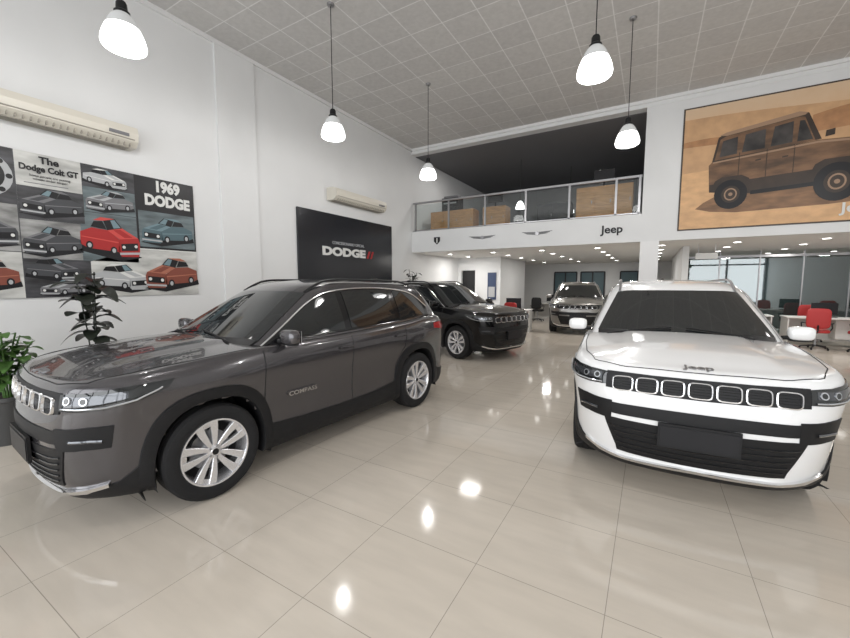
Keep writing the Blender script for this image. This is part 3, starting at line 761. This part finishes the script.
mb = MB(); mb.bx((XL + .001, 5.95, 1.45), (XL + .05, 9.5, 3.32), 'signblack'); so = mb.obj('showroom_sign', bevel=.005)
text('lettering', 'DODGE', (XL + .055, 7.45, 2.41), RW, .27, 'pw', .003, 1.65, .015, so)
text('tagline', 'CONCESIONARIO OFICIAL', (XL + .055, 7.6, 2.63), RW, .10, 'pl', .003, 1.0, .001, so)
mb = MB()
for i in range(2):
    y = 8.30 + i * .15
    mb.add([(XL + .056, y, 2.31), (XL + .056, y + .08, 2.31), (XL + .056, y + .17, 2.51), (XL + .056, y + .09, 2.51)], [(0, 1, 2, 3)], 'pr')
mb.obj('stripes', so, smooth=False)

# billboard
B = Board((0, YB, 0), (1, 0, 0), (0, -1, 0))
B.mb.bx((.46, YB - .018, 2.84), (5.1, YB - .002, 5.52), 'frame')
B.rect(.49, 2.87, 5.07, 5.49, 'sand', 0)
# dune ridges
def ridge(f0, lo, m, k, a0=.49, a1=5.07, n=40):
    top = [(a0 + (a1 - a0) * i / n, f0((i / n))) for i in range(n + 1)]
    B.poly([(a0, lo)] + [(a1, lo)] + top[::-1], m, k)
ridge(lambda t: 5.22 - .10 * t + .05 * math.sin(5 * t + 1), 2.87, 'd1', .2)
ridge(lambda t: 4.95 + .30 * t + .04 * math.sin(8 * t), 2.87, 'd2', .4, 2.6, 5.07)
ridge(lambda t: 4.78 - .15 * t + .06 * math.sin(7 * t), 2.87, 'd2', .45, .49, 3.2)
ridge(lambda t: 4.62 + .12 * t + .05 * math.sin(6 * t + 2), 2.87, 'd1', .6)
ridge(lambda t: 4.05 + .10 * math.sin(4 * t + .5), 2.87, 'd3', .8)
fx = lambda x: 1.0 + (x - 1.05) * .90
def bp(pts, m, k): B.poly([(fx(a), b) for a, b in pts], m, k)
bp([(.80, 3.30), (1.1, 3.22), (1.6, 3.17), (3.2, 3.20), (4.2, 3.26), (4.9, 3.40), (4.6, 3.62), (1.2, 3.55), (.95, 3.42)], 'js', 1)
bp([(1.06, 3.64), (1.02, 4.22), (1.10, 4.30), (2.95, 4.46), (4.15, 4.40), (4.35, 4.25), (4.40, 3.85), (3.9, 3.66), (2.8, 3.58), (1.9, 3.54)], 'jb', 2)
bp([(1.08, 4.28), (1.18, 4.78), (1.30, 4.86), (2.60, 5.05), (2.76, 5.01), (3.00, 4.47)], 'jd', 3)
bp([(1.13, 4.31), (1.22, 4.74), (1.32, 4.79), (2.60, 4.96), (2.70, 4.94), (2.90, 4.46)], 'jb', 4)
bp([(1.20, 4.82), (1.32, 4.87), (2.60, 5.06), (2.74, 5.02), (2.70, 4.98), (1.34, 4.80)], 'jl', 5)
for a0, a1, b0, b1 in ((1.22, 1.55, 4.37, 4.70), (1.64, 2.05, 4.41, 4.77), (2.15, 2.52, 4.45, 4.84)):
    bp([(a0, b0), (a1, b0 + .03), (a1, b1 + .05), (a0 + .05, b1)], 'jw', 5)
bp([(2.60, 4.48), (2.86, 4.49), (2.70, 4.88), (2.62, 4.88)], 'jw', 5)
bp([(1.06, 3.64), (1.06, 3.80), (4.38, 3.98), (4.40, 3.85), (3.9, 3.66), (2.8, 3.58), (1.9, 3.54)], 'jd', 4)
for a in (1.60, 2.10, 2.57): bp([(a - .007, 3.72), (a + .007, 3.72), (a + .007, 4.42), (a - .007, 4.42)], 'jd', 5)
for a in (1.95, 2.42): bp([(a - .05, 4.20), (a + .05, 4.21), (a + .05, 4.235), (a - .05, 4.225)], 'jd', 5)
bp([(1.10, 4.28), (2.95, 4.44), (4.12, 4.38), (4.12, 4.34), (2.95, 4.40), (1.10, 4.25)], 'jl', 5)
bp([(1.85, 3.52), (3.0, 3.58), (3.0, 3.66), (1.85, 3.60)], 'pk', 5)
bp([(3.86, 3.74), (3.84, 4.34), (4.30, 4.26), (4.36, 3.86)], 'jd', 5)
for i in range(6): bp([(3.92 + i * .06, 3.92), (3.95 + i * .06, 3.92), (3.94 + i * .06, 4.22), (3.91 + i * .06, 4.22)], 'pk', 6)
bp([(3.70, 3.62), (4.55, 3.74), (4.55, 3.86), (3.70, 3.76)], 'pk', 6)
for a, b, r in ((1.48, 3.56, .31), (3.30, 3.62, .37)):
    bp([(a - r * 1.35, b + .08), (a - r, b + r * 1.0), (a - r * .6, b + r * 1.22), (a + r * .6, b + r * 1.25), (a + r * 1.05, b + r * 1.0), (a + r * 1.35, b + .12)], 'jd', 6)
    ca = fx(a)
    B.disc(ca, b, r * .92, 'pk', 7, r); B.disc(ca, b, r * .52, 'jd', 8, r * .58); B.disc(ca, b, r * .36, 'jl', 9, r * .42); B.disc(ca, b, r * .28, 'jd', 10, r * .33); B.disc(ca, b, r * .12, 'jl', 11)
bp([(3.05, 4.50), (3.2, 4.52), (3.2, 4.64), (3.06, 4.62)], 'jd', 6)
bo = B.mb.obj('desert_billboard', smooth=False, recalc=False)
text('brand_text', 'Jeep', (3.36, YB - .04, 3.10), (math.pi / 2, 0, 0), .26, 'pw', .001, 1.1, .006, bo)

RB = (math.pi / 2, 0, 0)
text('wall_lettering', 'Jeep', (-.90, YB - .012, 2.97), RB, .27, 'pk', .008, 1.05, .006)
def wings(x, z, w):
    mb = MB()
    for s in (-1, 1):
        for i in range(3):
            mb.add([(x + s * .04, YB - .012, z + .03 - i * .025), (x + s * (w - i * .06), YB - .012, z + .05 - i * .025), (x + s * (w - .03 - i * .06), YB - .012, z + .035 - i * .025), (x + s * .04, YB - .012, z + .012 - i * .025)], [(0, 1, 2, 3)], 'pgk')
    mb.lathe([(.001, 0), (.05, 0), (.055, .01)], (x, YB - .014, z), (0, 1, 0), 'steel', 20)
    mb.obj('winged_emblem', smooth=False)
wings(-4.35, 2.98, .42); wings(-2.75, 3.0, .42)
mb = MB(); mb.add([(-5.97, YB - .012, 3.08), (-5.75, YB - .012, 3.08), (-5.75, YB - .012, 2.95), (-5.86, YB - .012, 2.85), (-5.97, YB - .012, 2.95)], [(0, 1, 2, 3, 4)], 'pk'); mb.bx((-5.88, YB - .016, 2.90), (-5.84, YB - .012, 3.05), 'pw'); mb.obj('shield_emblem', smooth=False)
mb = MB(); mb.bx((.95, 12.0, 2.25), (1.40, 12.03, 2.40), 'pw'); mb.cyl((1.0, 12.015, 2.4), (1.0, 12.015, ZS), .006, 'steel', 6); mb.cyl((1.35, 12.015, 2.4), (1.35, 12.015, ZS), .006, 'steel', 6); mb.obj('hanging_sign', smooth=False)

# ------------------------------------------------------------------ plants
def leaf(mb, base, d, L, W, droop, m):
    d = Vector(d).normalized(); side = d.cross(Vector((0, 0, 1)))
    if side.length < .01: side = Vector((1, 0, 0))
    side.normalize(); up = side.cross(d).normalized(); rows = []
    for i in range(7):
        t = i / 6; w = W * math.sin(math.pi * min(1, t * .92 + .04)) ** .8
        p = Vector(base) + d * L * t + Vector((0, 0, -droop * L * t * t))
        rows.append([p - side * w + up * w * .25, p, p + side * w + up * w * .25])
    mb.grid(rows, m)
def plant(name, x, y, h, pot_h, pot_r, m, nst, nlf, L, W, spread, low=.35):
    E = empty(name, (x, y, 0)); mb = MB()
    mb.lathe([(.001, 0), (pot_r * .72, 0), (pot_r * .95, pot_h * .9), (pot_r, pot_h * .92), (pot_r, pot_h), (pot_r * .88, pot_h), (pot_r * .86, pot_h - .04)], (0, 0, 0), (0, 0, 1), 'pot', 28)
    mb.lathe([(.001, pot_h - .03), (pot_r * .87, pot_h - .03)], (0, 0, 0), (0, 0, 1), 'soil', 28)
    mb.obj('pot', E)
    mb = MB()
    for s in range(nst):
        a = 2 * math.pi * s / nst + .4; sp = spread * random.uniform(.4, 1) if nst > 1 else 0.03
        hh = h * random.uniform(.82, 1) - pot_h - L * .15
        pts = [Vector((math.cos(a) * sp * t * t + .03 * math.cos(a), math.sin(a) * sp * t * t + .03 * math.sin(a), pot_h - .03 + hh * t)) for t in [i / 8 for i in range(9)]]
        mb.tube(pts, .008, m, 6)
        for k in range(nlf):
            t = low + (1 - low) * (k + .5) / nlf; i = min(7, int(t * 8)); p = pts[i].lerp(pts[i + 1], t * 8 - i)
            b = k * 2.4 + s; el = random.uniform(.0, .7)
            leaf(mb, p, (math.cos(b), math.sin(b), el), L * random.uniform(.75, 1.1), W * random.uniform(.8, 1.1), random.uniform(.3, .8), m)
    mb.obj('foliage', E, 60)
plant('rubber_plant', -5.80, 1.92, 2.08, .45, .22, 'leafd', 3, 11, .30, .095, .10, .4)
plant('leafy_potted_plant', -5.70, 1.14, 1.22, .5, .22, 'leafg', 10, 13, .15, .05, .22, .25)
plant('leafy_potted_plant', -6.25, 9.9, 2.25, .5, .22, 'leafd', 4, 12, .22, .05, .16, .6)

# ------------------------------------------------------------------ lights
def area(name, loc, rot, sx, sy, e, col=(1, 1, 1)):
    l = bpy.data.lights.new(name, 'AREA'); l.shape = 'RECTANGLE'; l.size = sx; l.size_y = sy; l.energy = e; l.color = col
    o = bpy.data.objects.new(name, l); COL.objects.link(o); o.location = loc; o.rotation_euler = rot
    return o
area('window_daylight', (.1, YF - .25, 2.45), (math.radians(90), 0, 0), 13.4, 4.3, 640, (.97, .985, 1))
for x, y in ((-4.5, 12.4), (-1.3, 12.4), (2.5, 12.0), (5.2, 12.4), (-3.4, 15.4), (-.6, 15), (3.5, 14.8), (-2.5, 18.8), (-5.9, 13.0), (3.5, 17.3)):
    area('downlight_lamp', (x, y, ZS - .03), (0, 0, 0), .25, .25, 28, (1, .97, .93))
for x in (-5.2, -1.6): area('mezzanine_fill', (x, 12.0, ZC - .25), (0, 0, 0), .6, .6, 30, (1, .97, .93))  # added fill lights without fixtures, to brighten the mezzanine

w = bpy.data.worlds.new('World'); sc.world = w; w.use_nodes = True
w.node_tree.nodes['Background'].inputs[0].default_value = (.85, .92, 1, 1); w.node_tree.nodes['Background'].inputs[1].default_value = .8

# ------------------------------------------------------------------ camera
cam = bpy.data.cameras.new('Camera'); co = bpy.data.objects.new('Camera', cam); COL.objects.link(co)
co.location = (0, 0, 1.65); co.rotation_euler = (math.radians(90 - 5.4), 0, math.radians(30.5))
cam.sensor_width = 36; cam.sensor_fit = 'HORIZONTAL'; cam.lens = 36 * 382 / 850; cam.clip_start = .05
sc.camera = co
sc.view_settings.view_transform = 'Standard'; sc.view_settings.look = 'None'; sc.view_settings.exposure = 0
